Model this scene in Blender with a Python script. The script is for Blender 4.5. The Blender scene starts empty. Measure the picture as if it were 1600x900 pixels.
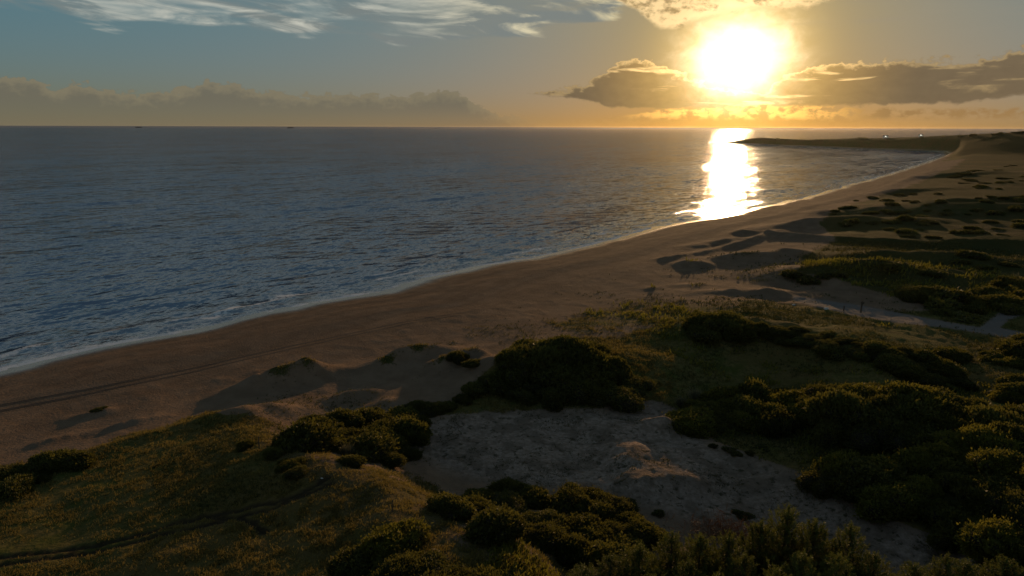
import bpy, math, random
import numpy as np
from math import radians, sin, cos, atan2, pi
from mathutils import Matrix, Vector

random.seed(7)
RNG = np.random.default_rng(11)
scene = bpy.context.scene
COL = scene.collection

# ------------------------------------------------------------------ camera model
H = 34.0
PITCH = radians(13.28)
ROLL = radians(0.179)
F = 1067.0            # focal length in pixels of a 1600 x 900 picture (24 mm on 36 mm)
RM = (Matrix.Rotation(radians(90) - PITCH, 3, 'X') @ Matrix.Rotation(ROLL, 3, 'Z'))
R = np.array(RM)
CAM = np.array([0.0, 0.0, H])


def ray(px, py):
    c = np.array([(px - 800) / F, (450 - py) / F, -1.0])
    d = R @ c
    return d / np.linalg.norm(d)


def at(px, py, z=0.0):
    d = ray(px, py)
    t = (z - H) / d[2]
    if t < 0 or t > 4000:
        t = 4000
    p = CAM + d * t
    return float(p[0]), float(p[1])


def proj(x, y, z):
    v = np.stack([x, y, z - H], -1) @ R      # world -> camera
    w = np.maximum(-v[..., 2], 1e-3)
    return 800 + F * v[..., 0] / w, 450 - F * v[..., 1] / w


def azel(px, py):
    d = ray(px, py)
    return math.degrees(atan2(d[0], d[1])), math.degrees(math.asin(d[2]))


SUN_PX = (1153, 92)
SAZ, SEL = azel(*SUN_PX)

# ------------------------------------------------------------------ noise
_perm = np.random.default_rng(3).random((256, 256)).astype(np.float32)


def vnoise(x, y, seed=0):
    x = np.asarray(x, np.float64) + seed * 17.13
    y = np.asarray(y, np.float64) - seed * 9.71
    xi = np.floor(x).astype(np.int64)
    yi = np.floor(y).astype(np.int64)
    fx = x - xi
    fy = y - yi
    fx = fx * fx * fx * (fx * (fx * 6 - 15) + 10)
    fy = fy * fy * fy * (fy * (fy * 6 - 15) + 10)
    a = _perm[xi & 255, yi & 255]
    b = _perm[(xi + 1) & 255, yi & 255]
    c = _perm[xi & 255, (yi + 1) & 255]
    d = _perm[(xi + 1) & 255, (yi + 1) & 255]
    return ((a * (1 - fx) + b * fx) * (1 - fy) + (c * (1 - fx) + d * fx) * fy) * 2 - 1


def fbm(x, y, scale, octs=4, seed=0, gain=0.5):
    v = 0
    amp = 1.0
    tot = 0
    c, s = cos(0.6), sin(0.6)
    X, Y = x / scale, y / scale
    for i in range(octs):
        v = v + amp * vnoise(X, Y, seed + i * 5)
        tot += amp
        amp *= gain
        X, Y = (X * c - Y * s) * 2.03, (X * s + Y * c) * 2.03
    return v / tot


def smooth(a, b, x):
    t = np.clip((x - a) / (b - a), 0, 1)
    return t * t * (3 - 2 * t)


def seg_dist(x, y, pts):
    best = np.full(np.shape(x), 1e12)
    for (ax, ay), (bx, by) in zip(pts[:-1], pts[1:]):
        dx, dy = bx - ax, by - ay
        L = dx * dx + dy * dy + 1e-9
        t = np.clip(((x - ax) * dx + (y - ay) * dy) / L, 0, 1)
        best = np.minimum(best, (x - ax - t * dx) ** 2 + (y - ay - t * dy) ** 2)
    return np.sqrt(best)


def inside(x, y, poly):
    ins = np.zeros(np.shape(x), bool)
    n = len(poly)
    for i in range(n):
        ax, ay = poly[i]
        bx, by = poly[(i + 1) % n]
        c = ((ay > y) != (by > y))
        with np.errstate(divide='ignore', invalid='ignore'):
            xx = (bx - ax) * (y - ay) / (by - ay + 1e-12) + ax
        ins ^= c & (x < xx)
    return ins


def poly_sd(x, y, poly):
    d = seg_dist(x, y, list(poly) + [poly[0]])
    return np.where(inside(x, y, poly), d, -d)


# ------------------------------------------------------------------ coast line
shore_px = [(-500, 672), (-250, 623), (0, 577), (70, 561), (130, 549), (215, 530), (300, 513), (370, 498), (430, 486), (480, 473),
            (545, 463), (605, 456), (640, 442), (690, 431), (760, 415), (830, 402), (880, 391), (960, 373), (1020, 358),
            (1085, 345), (1140, 335), (1180, 325), (1240, 313), (1300, 297), (1360, 280), (1410, 266), (1448, 254),
            (1472, 245), (1480, 241.5), (1474, 239.5), (1455, 238.2), (1430, 237), (1380, 234.8), (1320, 232.5), (1260, 230),
            (1220, 228.4), (1180, 226.8), (1150, 225.2), (1128, 224), (1115, 223)]
SH = [at(px, py, 0) for px, py in shore_px]
tip = SH[-1]
SH_full = SH + [(tip[0] + 14, tip[1] + 24), (tip[0] + 90, tip[1] + 10), (tip[0] + 200, tip[1] - 40), (tip[0] + 420, tip[1] - 100),
                (tip[0] + 700, tip[1] + 30), (tip[0] + 1200, tip[1] + 150), (tip[0] + 3000, tip[1] - 600),
                (3000, -600), (SH[0][0] - 300, -600)]


def shore_s(x, y):
    d = poly_sd(x, y, SH_full)
    k = smooth(20, 90, np.hypot(x, y)) * smooth(1500, 500, np.hypot(x, y))
    return d + k * (1.5 * vnoise(x / 17, y / 17, 2) + 0.8 * vnoise(x / 7, y / 7, 4))


# ------------------------------------------------------------------ land form
ctrl = [
    (0, 650, 1.7), (200, 600, 1.8), (400, 552, 1.9), (600, 505, 1.9), (800, 462, 1.9), (1000, 420, 1.9), (1150, 385, 2.2), (1250, 345, 2.2), (1400, 290, 2.4), (1480, 262, 2.6),
    (0, 705, 2.3), (150, 668, 2.3), (300, 630, 2.4), (480, 615, 2.8), (560, 560, 2.4), (700, 520, 2.5), (850, 490, 2.2),
    (0, 770, 4.6), (100, 735, 4.7), (220, 700, 4.8), (340, 668, 5.0), (395, 660, 5.0), (100, 800, 5.2), (300, 770, 6.0), (0, 880, 6.0), (250, 880, 6.8), (450, 760, 7.0), (480, 860, 7.6),
    (430, 700, 6.0), (520, 728, 7.2), (600, 768, 8.0), (700, 832, 8.6), (800, 880, 8.6), (560, 820, 7.9),
    (455, 655, 3.6), (540, 690, 4.2), (620, 715, 3.6), (680, 765, 4.0), (760, 800, 4.5), (900, 850, 4.5),
    (660, 680, 3.0), (800, 655, 2.6), (900, 700, 2.4), (1000, 720, 2.4), (1100, 770, 2.6), (1300, 820, 3.0), (1480, 865, 3.5), (1000, 800, 3.4),
    (600, 600, 3.0), (700, 600, 3.2), (700, 560, 3.0), (760, 545, 3.0), (840, 540, 3.5), (950, 540, 3.4),
    (1020, 600, 3.0), (1150, 580, 3.0), (1250, 570, 3.3), (1050, 640, 2.9), (1200, 720, 3.0),
    (950, 490, 2.4), (1000, 515, 3.3), (1120, 495, 4.8), (1220, 500, 5.2), (1320, 525, 5.4), (1400, 560, 5.0), (1480, 590, 4.6),
    (1000, 455, 2.0), (1100, 430, 2.4), (1180, 450, 3.2), (1250, 462, 3.6),
    (1350, 487, 3.8), (1450, 500, 4.0), (1560, 515, 4.0), (1600, 485, 4.2), (1560, 570, 4.8), (1330, 650, 4.2), (1450, 690, 4.8), (1590, 640, 5.5), (1590, 800, 6.0),
    (1250, 385, 3.5), (1320, 395, 4.5), (1500, 400, 5.0), (1600, 400, 5.5), (1400, 350, 4.2), (1600, 330, 6.0), (1500, 300, 5.0), (1560, 270, 6.0), (1600, 250, 5), (1530, 250, 4),
    (1000, 1000, 4.5), (1400, 1000, 5.0), (400, 1050, 8.0), (800, 1100, 7.0), (1800, 800, 7), (1800, 500, 5.5), (1800, 350, 7), (2200, 500, 7), (2200, 900, 7), (-300, 800, 5), (-300, 950, 6),
]


def uv(x, y):
    return np.arctan2(x, y) * 2.2, np.log(np.hypot(x, y) + 6.0)


_cx, _cy, _ch = [], [], []
for px, py, h in ctrl:
    X, Y = at(px, py, h)
    _cx.append(X); _cy.append(Y); _ch.append(h)
for X, Y, h in [(0, 8, 8.0), (20, 5, 7.5), (-20, 5, 8), (0, -30, 8), (60, -20, 8), (-60, -20, 6), (700, 900, 7), (1100, 1000, 8), (900, 500, 8), (1500, 900, 9), (600, 300, 8), (-90, 40, 4)]:
    _cx.append(X); _cy.append(Y); _ch.append(h)
_u, _v = uv(np.array(_cx), np.array(_cy))


def _phi(r2):
    return 0.5 * r2 * np.log(r2 + 1e-9)


_n = len(_u)
_A = np.zeros((_n + 3, _n + 3))
_A[:_n, :_n] = _phi((_u[:, None] - _u[None]) ** 2 + (_v[:, None] - _v[None]) ** 2) + np.eye(_n) * 0.002
_A[:_n, _n] = 1; _A[:_n, _n + 1] = _u; _A[:_n, _n + 2] = _v
_A[_n:, :_n] = _A[:_n, _n:].T
_W = np.linalg.solve(_A, np.concatenate([np.array(_ch), [0, 0, 0]]))


def tps(x, y):
    u, v = uv(x, y)
    out = _W[_n] + _W[_n + 1] * u + _W[_n + 2] * v
    for i in range(_n):
        out = out + _W[i] * _phi((u - _u[i]) ** 2 + (v - _v[i]) ** 2)
    return out


# hummocks: pixel of the base, ground height there, height, half length, half width, heading (deg, 0 = across the view)
bumps = [(438, 592, 2.5, 2.1, 6.5, 2.2, 30), (480, 588, 2.5, 1.3, 3.5, 2, 20), (655, 556, 2.6, 1.9, 5.5, 2.2, 20), (605, 572, 2.7, 1.0, 4, 2, 30),
         (735, 566, 2.9, 1.8, 3.5, 2.2, 5), (690, 575, 2.9, 0.9, 4, 2, 10), (155, 642, 2.1, 0.5, 1.6, 1, 10), (205, 668, 2.3, 0.5, 2.5, 1, 20), (80, 690, 2.3, 0.35, 2.5, 1, 20), (115, 652, 2.0, .25, 2, 1, 15),
         (560, 618, 2.9, 0.9, 4, 1.8, 20), (420, 650, 3.2, 1.2, 4, 2, 25), (620, 630, 3, .8, 4, 2, 10), (760, 585, 3.2, 1.6, 3.0, 3.2, 60),
         (880, 578, 3.2, 2.6, 9.0, 5.5, 0), (800, 590, 3.2, 1.5, 4.0, 4.0, 0), (1000, 565, 3.2, 1.0, 8, 4, -10),
         (1083, 408, 2.8, 1.5, 4.5, 3.0, 0), (1085, 445, 2.8, .35, 4, 2, 0), (1015, 447, 2.6, .3, 3, 1.5, 0), (1165, 400, 3.0, 1.8, 11, 4, 8), (1215, 396, 3.0, 1.5, 8, 4, -10), (1130, 375, 2.5, 1.2, 14, 4, 30),
         (1270, 428, 4.0, 2.3, 8, 5, -10), (1345, 418, 4.4, 3.2, 17, 6, -3), (1440, 400, 5, 2.4, 15, 5, 0), (1190, 462, 3.2, 1.2, 10, 2.2, -8), (1300, 460, 3.8, 1.0, 12, 3, -12),
         (1115, 515, 3.9, 1.8, 6, 4.5, -5), (1230, 520, 4.6, 1.4, 9, 3.5, -15), (1380, 560, 4.6, 1.6, 9, 3.5, -20),
         (1270, 350, 3.0, 1.6, 22, 6, 25), (1350, 345, 4.0, 2.2, 25, 8, 10), (1480, 325, 5.0, 3.5, 45, 10, 0), (1590, 315, 6.0, 3.5, 40, 10, 0), (1400, 300, 2.8, 2.0, 30, 8, 35), (1480, 275, 3.5, 2.5, 40, 10, 30),
         (1370, 665, 4.4, 1.3, 5, 3, -10), (1260, 655, 3.2, 1.2, 7, 3, 0), (1500, 650, 4.8, 1.5, 8, 3, -10), (1400, 750, 4.5, 1.5, 6, 4, -30), (1550, 720, 5.4, 1.5, 8, 4, 0),
         (1120, 700, 3.0, .7, 3, 1.6, -20), (985, 668, 2.7, .5, 5, 2, 0), (830, 662, 2.6, .5, 4, 1.5, 0), (740, 655, 2.9, .8, 4, 2, 20), (1030, 742, 2.5, 1.0, 5.5, 4.5, -30), (985, 712, 2.5, .8, 2.0, 2.2, -30), (1075, 765, 2.5, .7, 2.0, 1.6, 0), (1010, 770, 2.5, .7, 2.0, 1.5, 20), (1040, 668, 2.8, 1.2, 2.4, 1.6, 0), (1330, 790, 3.2, .7, 5, 2.2, -30)]
BW = []
for px, py, gz, h, la, lb, ang in bumps:
    X, Y = at(px, py, gz + h * .3)
    BW.append((X, Y, h, la, lb, radians(ang) - atan2(X, Y) * 0.6))

ridges = [([(1160, 356), (1250, 370), (1350, 383), (1460, 394), (1600, 397)], 3.6, 1.3, 3.0), ([(1285, 434), (1340, 450), (1420, 464), (1500, 470)], 4, 1.2, 2.6),
          ([(1040, 402), (1100, 392), (1160, 380), (1215, 362)], 2.6, .8, 2.5), ([(1100, 350), (1180, 336), (1270, 318), (1380, 292), (1460, 268)], 2.6, 1.3, 5.0),
          ([(0, 745), (90, 722), (170, 697), (250, 676), (330, 655), (395, 655)], 4.6, .6, 1.6),
          ([(390, 664), (425, 700), (500, 725), (570, 748), (650, 800), (740, 850), (840, 890)], 6.8, .45, 3.0)]
RW = [([at(px, py, gz) for px, py in pts], h, w) for pts, gz, h, w in ridges]

RUTS_PX = [[(-60, 866), (0, 851), (80, 842), (150, 833), (220, 822), (280, 807), (330, 796), (380, 789), (430, 785), (475, 773), (512, 757)],
           [(-60, 878), (0, 864), (80, 853), (150, 843), (220, 834), (280, 822), (330, 812), (370, 803), (420, 797), (470, 781), (520, 764)],
           [(320, 800), (360, 803), (390, 814), (415, 830)]]
RUT_W = [[at(px, py, 6.9) for px, py in pts] for pts in RUTS_PX]

# the headland: crest line with its height above the sea, from the tip inland
crest_px = [(1122, 221.5, 0, 1590), (1150, 218.5, 0, 1570), (1187, 215.3, 0, 1510), (1225, 216.5, 0, 1450), (1262, 218.3, 0, 1420), (1320, 216.3, 0, 1370), (1400, 215.3, 0, 1320), (1438, 214, 0, 1290),
            (1500, 211.2, 0, 1230), (1560, 208.3, 0, 1180), (1600, 206, 0, 1150), (1680, 203, 0, 1120), (1800, 203, 0, 1080), (2000, 208, 0, 1000)]
CR = []
for px, py, _, dist in crest_px:
    d = ray(px, py)
    k = dist / math.hypot(d[0], d[1])
    CR.append((d[0] * k, d[1] * k, H + d[2] * k))


def crest_h(x, y):
    best = np.full(np.shape(x), 1e12)
    hh = np.zeros(np.shape(x))
    for (ax, ay, az), (bx, by, bz) in zip(CR[:-1], CR[1:]):
        dx, dy = bx - ax, by - ay
        L = dx * dx + dy * dy
        t = np.clip(((x - ax) * dx + (y - ay) * dy) / L, 0, 1)
        d = (x - ax - t * dx) ** 2 + (y - ay - t * dy) ** 2
        m = d < best
        best = np.where(m, d, best)
        hh = np.where(m, az + t * (bz - az), hh)
    return hh, np.sqrt(best)


def height(x, y):
    x = np.asarray(x, float); y = np.asarray(y, float)
    s = shore_s(x, y)
    d = np.hypot(x, y)
    b = np.clip(tps(x, y), 1.5, 34)
    b = b + 0.25 * fbm(x, y, 14, 4, 21) * smooth(28, 60, s) + 0.05 * fbm(x, y, 9, 3, 8)
    b = b + smooth(45, 90, s) * (0.55 * fbm(x, y, 22, 4, 31) + 0.18 * fbm(x, y, 4.0, 3, 41) * smooth(400, 150, d))
    b = b + .16 * np.maximum(fbm(x, y, 2.8, 3, 39), 0) * smooth(20, 34, s) * smooth(260, 120, d)
    b = b + smooth(60, 160, s) * smooth(200, 500, d) * 2.2 * fbm(x, y, 90, 4, 51)
    for X, Y, h, la, lb, an in BW:
        r = 4 * max(la, lb)
        dx, dy = x - X, y - Y
        a = dx * cos(an) + dy * sin(an)
        c = -dx * sin(an) + dy * cos(an)
        q = np.sqrt((a / la) ** 2 + (c / lb) ** 2 + 0.04)
        g = np.exp(-1.1 * q ** 1.7) * (1 + .25 * vnoise(x / (lb * .9), y / (lb * .9), 77))
        b = b + h * g
    for pts, h, w in RW:
        q = seg_dist(x, y, pts) / w
        b = b + h * np.exp(-1.2 * q ** 1.5) * (1 + .35 * vnoise(x / 9, y / 9, 66))
    for pts in RUT_W:
        b = b - .15 * np.exp(-(seg_dist(x, y, pts) / .28) ** 2)
    # headland
    ch, cd = crest_h(x, y)
    far = smooth(650, 860, y + 0.15 * x)
    b = np.where(far > 0, b * (1 - far) + np.minimum(b, 4 + .3 * b) * far, b)
    w = 48 + 20 * vnoise(x / 130, y / 130, 9)
    hl = (ch + .6 * fbm(x, y, 40, 3, 15)) * np.exp(-(cd / (w + ch * 2.3)) ** 2)
    hl = hl * smooth(-3, 20, s)
    # shore profile
    prof = np.where(s < 0, 0.05 * s, 0.085 * s)
    prof = np.clip(prof, -2.5, 1.7)
    k = smooth(14, 34, s)
    z = prof * (1 - k) + b * k
    z = np.maximum(z, hl * smooth(500, 800, y))
    z = z - 0.25 * np.exp(-((s - 24) / 4.0) ** 2) * smooth(700, 300, d)       # soft trough behind the berm
    z = z + 0.10 * np.sin(s * 0.9 + 3 * vnoise(x / 30, y / 30, 12)) * smooth(3, 8, s) * smooth(24, 12, s) * .5
    z = z + smooth(60, 75, s) * smooth(200, 120, d) * (.45 * fbm(x, y, 5, 5, 97, .6) + .12 * fbm(x, y, 1.6, 3, 98))
    return np.where(s < -1, np.minimum(z, 0.05 * s), z)


def z_at(x, y):
    return float(height(np.array([x]), np.array([y]))[0])


def ground(px, py):
    """the point of the ground seen at a pixel: march the ray"""
    d = ray(px, py)
    t = np.geomspace(20, 2500, 1500)
    P = CAM[:, None] + d[:, None] * t
    hz = height(P[0], P[1])
    k = np.argmax(P[2] < hz)
    if P[2][k] >= hz[k]:
        k = len(t) - 1
    return float(P[0][k]), float(P[1][k]), float(hz[k])


_G = {}


def grounds(pts):
    D = np.array([ray(px, py) for px, py in pts])
    t = np.geomspace(18, 2500, 900)
    out = []
    for i in range(0, len(pts), 40):
        dd = D[i:i + 40]
        P = CAM[None, :, None] + dd[:, :, None] * t
        hz = height(P[:, 0].ravel(), P[:, 1].ravel()).reshape(P[:, 0].shape)
        below = P[:, 2] < hz
        k = np.where(below.any(1), below.argmax(1), len(t) - 1)
        for j in range(len(dd)):
            out.append((float(P[j, 0, k[j]]), float(P[j, 1, k[j]]), float(hz[j, k[j]])))
    return out


# ------------------------------------------------------------------ object helpers
def tag(o, label=None, cat=None, group=None, kind=None):
    if label: o['label'] = label
    if cat: o['category'] = cat
    if group: o['group'] = group
    if kind: o['kind'] = kind
    return o


def link(name, me, mat=None, parent=None):
    o = bpy.data.objects.new(name, me)
    COL.objects.link(o)
    if mat is not None:
        for m in (mat if isinstance(mat, (list, tuple)) else [mat]):
            me.materials.append(m)
    if parent: o.parent = parent
    return o


def empty(name, loc=(0, 0, 0), rz=0):
    o = bpy.data.objects.new(name, None)
    o.empty_display_size = .5
    COL.objects.link(o)
    o.location = loc
    o.rotation_euler = (0, 0, rz)
    return o


def np_mesh(name, V, Fc, smooth_=False):
    """V (n,3), Fc (m,k) all faces with k corners"""
    me = bpy.data.meshes.new(name)
    V = np.ascontiguousarray(V, np.float32)
    Fc = np.ascontiguousarray(Fc, np.int32)
    k = Fc.shape[1]
    me.vertices.add(len(V)); me.vertices.foreach_set('co', V.ravel())
    me.loops.add(Fc.size); me.loops.foreach_set('vertex_index', Fc.ravel())
    me.polygons.add(len(Fc)); me.polygons.foreach_set('loop_start', np.arange(0, Fc.size, k, dtype=np.int32))
    me.polygons.foreach_set('loop_total', np.full(len(Fc), k, np.int32))
    if smooth_: me.polygons.foreach_set('use_smooth', np.ones(len(Fc), bool))
    me.update(calc_edges=True)
    return me


def vattr(me, name, arr):
    a = me.attributes.new(name, 'FLOAT', 'POINT')
    a.data.foreach_set('value', np.ascontiguousarray(arr, np.float32).ravel())


def py_mesh(name, V, Fs, smooth_=False):
    me = bpy.data.meshes.new(name)
    me.from_pydata(V, [], Fs)
    if smooth_: me.polygons.foreach_set('use_smooth', [True] * len(Fs))
    me.update()
    return me


def box(V, Fs, c, s, rz=0):
    b = len(V)
    ca, sa = cos(rz), sin(rz)
    for dz in (-.5, .5):
        for dx, dy in ((-.5, -.5), (.5, -.5), (.5, .5), (-.5, .5)):
            X, Y = dx * s[0], dy * s[1]
            V.append((c[0] + X * ca - Y * sa, c[1] + X * sa + Y * ca, c[2] + dz * s[2]))
    Fs += [tuple(b + i for i in f) for f in ((3, 2, 1, 0), (4, 5, 6, 7), (0, 1, 5, 4), (1, 2, 6, 5), (2, 3, 7, 6), (3, 0, 4, 7))]


def tube(V, Fs, pts, rad, n=7):
    b = len(V)
    for i, (p, r) in enumerate(zip(pts, rad)):
        p = Vector(p)
        q = Vector(pts[min(i + 1, len(pts) - 1)]) - Vector(pts[max(i - 1, 0)])
        q.normalize()
        u = q.orthogonal().normalized(); w = q.cross(u)
        for k in range(n):
            a = 2 * pi * k / n
            V.append(tuple(p + (u * cos(a) + w * sin(a)) * r))
    for i in range(len(pts) - 1):
        for k in range(n):
            k2 = (k + 1) % n
            Fs.append((b + i * n + k, b + i * n + k2, b + (i + 1) * n + k2, b + (i + 1) * n + k))
    e = b + (len(pts) - 1) * n
    Fs.append(tuple(e + k for k in range(n)))
    Fs.append(tuple(b + k for k in reversed(range(n))))


# ------------------------------------------------------------------ node helpers
class N:
    """a socket with arithmetic"""
    nt = None

    def __init__(s, sock): s.s = sock

    @staticmethod
    def _in(node, i, v):
        if isinstance(v, N): N.nt.links.new(v.s, node.inputs[i])
        elif v is not None: node.inputs[i].default_value = v

    @staticmethod
    def m(op, a, b=None, c=None, clamp=False):
        n = N.nt.nodes.new('ShaderNodeMath'); n.operation = op; n.use_clamp = clamp
        N._in(n, 0, a); N._in(n, 1, b); N._in(n, 2, c)
        return N(n.outputs[0])

    def __add__(a, b): return N.m('ADD', a, b)
    def __radd__(a, b): return N.m('ADD', b, a)
    def __sub__(a, b): return N.m('SUBTRACT', a, b)
    def __rsub__(a, b): return N.m('SUBTRACT', b, a)
    def __mul__(a, b): return N.m('MULTIPLY', a, b)
    def __rmul__(a, b): return N.m('MULTIPLY', b, a)
    def __truediv__(a, b): return N.m('DIVIDE', a, b)
    def __pow__(a, b): return N.m('POWER', a, b)
    def clamp(a): return N.m('ADD', a, 0.0, clamp=True)


def sstep(a, b, x):
    n = N.nt.nodes.new('ShaderNodeMapRange'); n.interpolation_type = 'SMOOTHSTEP'
    N._in(n, 0, x); n.inputs[1].default_value = a; n.inputs[2].default_value = b
    return N(n.outputs[0])


def comb(x, y, z):
    n = N.nt.nodes.new('ShaderNodeCombineXYZ')
    N._in(n, 0, x); N._in(n, 1, y); N._in(n, 2, z)
    return N(n.outputs[0])


def noise(vec, scale, detail=4, rough=.5, dist=0.0, col=False):
    n = N.nt.nodes.new('ShaderNodeTexNoise')
    N._in(n, 0, vec)
    n.inputs['Scale'].default_value = scale; n.inputs['Detail'].default_value = detail
    n.inputs['Roughness'].default_value = rough; n.inputs['Distortion'].default_value = dist
    return N(n.outputs['Color' if col else 'Fac'])


def vscale(vec, s):
    n = N.nt.nodes.new('ShaderNodeVectorMath'); n.operation = 'MULTIPLY'
    N._in(n, 0, vec); n.inputs[1].default_value = s
    return N(n.outputs[0])


def vadd(a, b):
    n = N.nt.nodes.new('ShaderNodeVectorMath'); n.operation = 'ADD'
    N._in(n, 0, a); N._in(n, 1, b)
    return N(n.outputs[0])


def mixc(f, a, b, mode='MIX'):
    n = N.nt.nodes.new('ShaderNodeMix'); n.data_type = 'RGBA'; n.blend_type = mode; n.clamp_factor = True
    N._in(n, 0, f)
    for i, v in ((6, a), (7, b)):
        if isinstance(v, N): N.nt.links.new(v.s, n.inputs[i])
        else: n.inputs[i].default_value = (*v, 1) if len(v) == 3 else v
    return N(n.outputs[2])


def curve(x, pts):
    n = N.nt.nodes.new('ShaderNodeFloatCurve')
    N._in(n, 1, x)
    c = n.mapping.curves[0]
    n.mapping.use_clip = False
    while len(c.points) < len(pts): c.points.new(0.5, 0.5)
    for p, (a, b) in zip(c.points, pts):
        p.location = (a, b)
        p.handle_type = 'AUTO_CLAMPED'
    n.mapping.update()
    return N(n.outputs[0])


def attr(name):
    n = N.nt.nodes.new('ShaderNodeAttribute'); n.attribute_name = name
    return N(n.outputs['Fac'])


def pos():
    n = N.nt.nodes.new('ShaderNodeNewGeometry')
    return N(n.outputs['Position'])


def new_mat(name):
    m = bpy.data.materials.new(name); m.use_nodes = True
    N.nt = m.node_tree
    b = m.node_tree.nodes['Principled BSDF']
    return m, b


def setb(b, name, v):
    if isinstance(v, N): N.nt.links.new(v.s, b.inputs[name])
    else: b.inputs[name].default_value = (*v, 1) if isinstance(v, tuple) and len(v) == 3 else v


def bump(h, strength, dist):
    n = N.nt.nodes.new('ShaderNodeBump'); n.inputs['Strength'].default_value = strength
    n.inputs['Distance'].default_value = dist
    N._in(n, n.inputs.find('Height'), h)
    return N(n.outputs[0])


# ------------------------------------------------------------------ world: sky and clouds
def build_world():
    w = bpy.data.worlds.new('World'); scene.world = w; w.use_nodes = True
    nt = w.node_tree; N.nt = nt
    bg = nt.nodes['Background']
    sky = nt.nodes.new('ShaderNodeTexSky'); sky.sky_type = 'NISHITA'; sky.sun_disc = False
    sky.sun_elevation = radians(SEL); sky.sun_rotation = radians(SAZ)
    sky.altitude = 0; sky.air_density = 1.0; sky.dust_density = 1.2; sky.ozone_density = 1.0
    tc = nt.nodes.new('ShaderNodeTexCoord')
    d = N(tc.outputs['Generated'])
    sep = nt.nodes.new('ShaderNodeSeparateXYZ'); nt.links.new(d.s, sep.inputs[0])
    x, y, z = (N(sep.outputs[i]) for i in range(3))
    az = N.m('ARCTAN2', x, y) * (180 / pi)
    el = N.m('ARCSINE', z) * (180 / pi)
    # angle to the sun, degrees
    S = (cos(radians(SEL)) * sin(radians(SAZ)), cos(radians(SEL)) * cos(radians(SAZ)), sin(radians(SEL)))
    dt = nt.nodes.new('ShaderNodeVectorMath'); dt.operation = 'DOT_PRODUCT'
    nt.links.new(d.s, dt.inputs[0]); dt.inputs[1].default_value = S
    ang = N.m('ARCCOSINE', N.m('MINIMUM', N(dt.outputs['Value']), 1.0)) * (180 / pi)
    daz = az - SAZ
    SC = 10.0                                     # the sky texture's range before the strength of the background

    def scol(r, g, b): return (r * SC, g * SC, b * SC)
    t = vscale(N(sky.outputs[0]), SKY_TINT)
    dv = nt.nodes.new('ShaderNodeVectorMath'); dv.operation = 'DIVIDE'
    nt.links.new(t.s, dv.inputs[0]); nt.links.new(vadd(vscale(t, (.292, .383, .43)), comb(1, 1, 1)).s, dv.inputs[1])
    base = N(dv.outputs[0])
    up = sstep(9, 30, el)
    base = mixc(up * .72, base, scol(.076, .080, .082))
    warm = N.m('POWER', 2.718, 0 - ang / 12.0)
    base = mixc(1.0, base, mixc(warm, (.86, 1.05, 1.27), (1.12, 1.05, .34)), 'MULTIPLY')
    # low haze band of warm air near the horizon
    hz = N.m('POWER', 2.718, 0 - N.m('MAXIMUM', el, 0) / 2.5)
    sunw = N.m('POWER', 2.718, 0 - N.m('ABSOLUTE', daz) / 14.0)
    hzcol = mixc(sunw, scol(.20, .165, .095), scol(.88, .36, .03))
    base = mixc(hz * 0.95, base, hzcol)
    # aureole of the low sun
    e1 = N.m('POWER', 2.718, 0 - (ang / 6.0))
    e2 = N.m('POWER', 2.718, 0 - ((ang / 4.3) ** 2.2))
    base = mixc(1.0, base, mixc((e1 * 0.62).clamp(), (0, 0, 0), scol(.60, .32, .04)), 'ADD')

    def A(px): return (azel(px, 198)[0] + 42) / 92
    def EL(py): return (198.5 - py) / F * 57.3
    azn = (az + 42) / 92
    uvv = comb(az, el, 0.0)

    def band(tops, bots, n_top, n_bot, soft_t, soft_b, amp_t, amp_b):
        T = curve(azn, [(A(px), EL(py) / 20) for px, py in tops]) * 20
        B = curve(azn, [(A(px), EL(py) / 20) for px, py in bots]) * 20
        t = (T - el) + (n_top - .5) * amp_t
        b = (el - B) + (n_bot - .5) * amp_b
        return sstep(0, soft_t, t) * sstep(0, soft_b, b), t
    puff = noise(vscale(uvv, (1.0, 1.6, 1)), 1.1, 6, .55)
    fine = noise(vscale(uvv, (1.0, 1.3, 1)), 3.0, 4, .5)
    puff2 = noise(vadd(vscale(uvv, (1.0, 1.5, 1)), (7.3, 2.1, 0)), .55, 7, .6, .3)
    streak = noise(vadd(vscale(uvv, (.16, 1.3, 1)), (3.0, 0, 0)), 1.0, 6, .55, .4)
    shear = comb(az + el * 1.6, el, 0.0)
    wisp = noise(vadd(vscale(shear, (.10, .42, 1)), (13.0, 5, 0)), .9, 7, .55, .9)
    far = sstep(22, 4, ang)                       # nearness to the sun

    # 1 far cumulus bank low along the horizon
    dn, t1 = band([(-300, 143), (0, 139), (60, 139), (95, 154), (130, 144), (180, 155), (260, 153), (300, 146), (340, 137), (400, 147), (480, 154), (560, 151), (620, 154), (700, 145), (740, 163), (800, 182), (900, 188), (1000, 186), (1600, 188), (1800, 186)],
                  [(-300, 240), (1800, 240)], puff * .7 + fine * .3, puff, .16, .3, 2.6, 0)
    rim = dn * sstep(1.1, .15, t1)
    c1 = mixc(far, scol(.150, .135, .098), scol(.40, .21, .055))
    c1 = mixc(rim * .55, c1, mixc(far, scol(.27, .225, .135), scol(1.3, .75, .22)))
    k1 = dn * (.45 + .4 * sstep(0.2, 2.2, el)) * (.2 + .8 * sstep(-13, -20, daz))
    base = mixc(k1, base, c1)

    # 5 small bright cumulus below the bar around the sun's azimuth
    dn, t5 = band([(900, 190), (1000, 176), (1050, 166), (1100, 164), (1180, 164), (1280, 166), (1350, 170), (1450, 172), (1600, 172), (1800, 175)],
                  [(880, 186), (1000, 188), (1300, 190), (1800, 190)], puff2, puff, .25, .5, 1.0, .6)
    w5 = sstep(11, 2, N.m('ABSOLUTE', daz))
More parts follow.
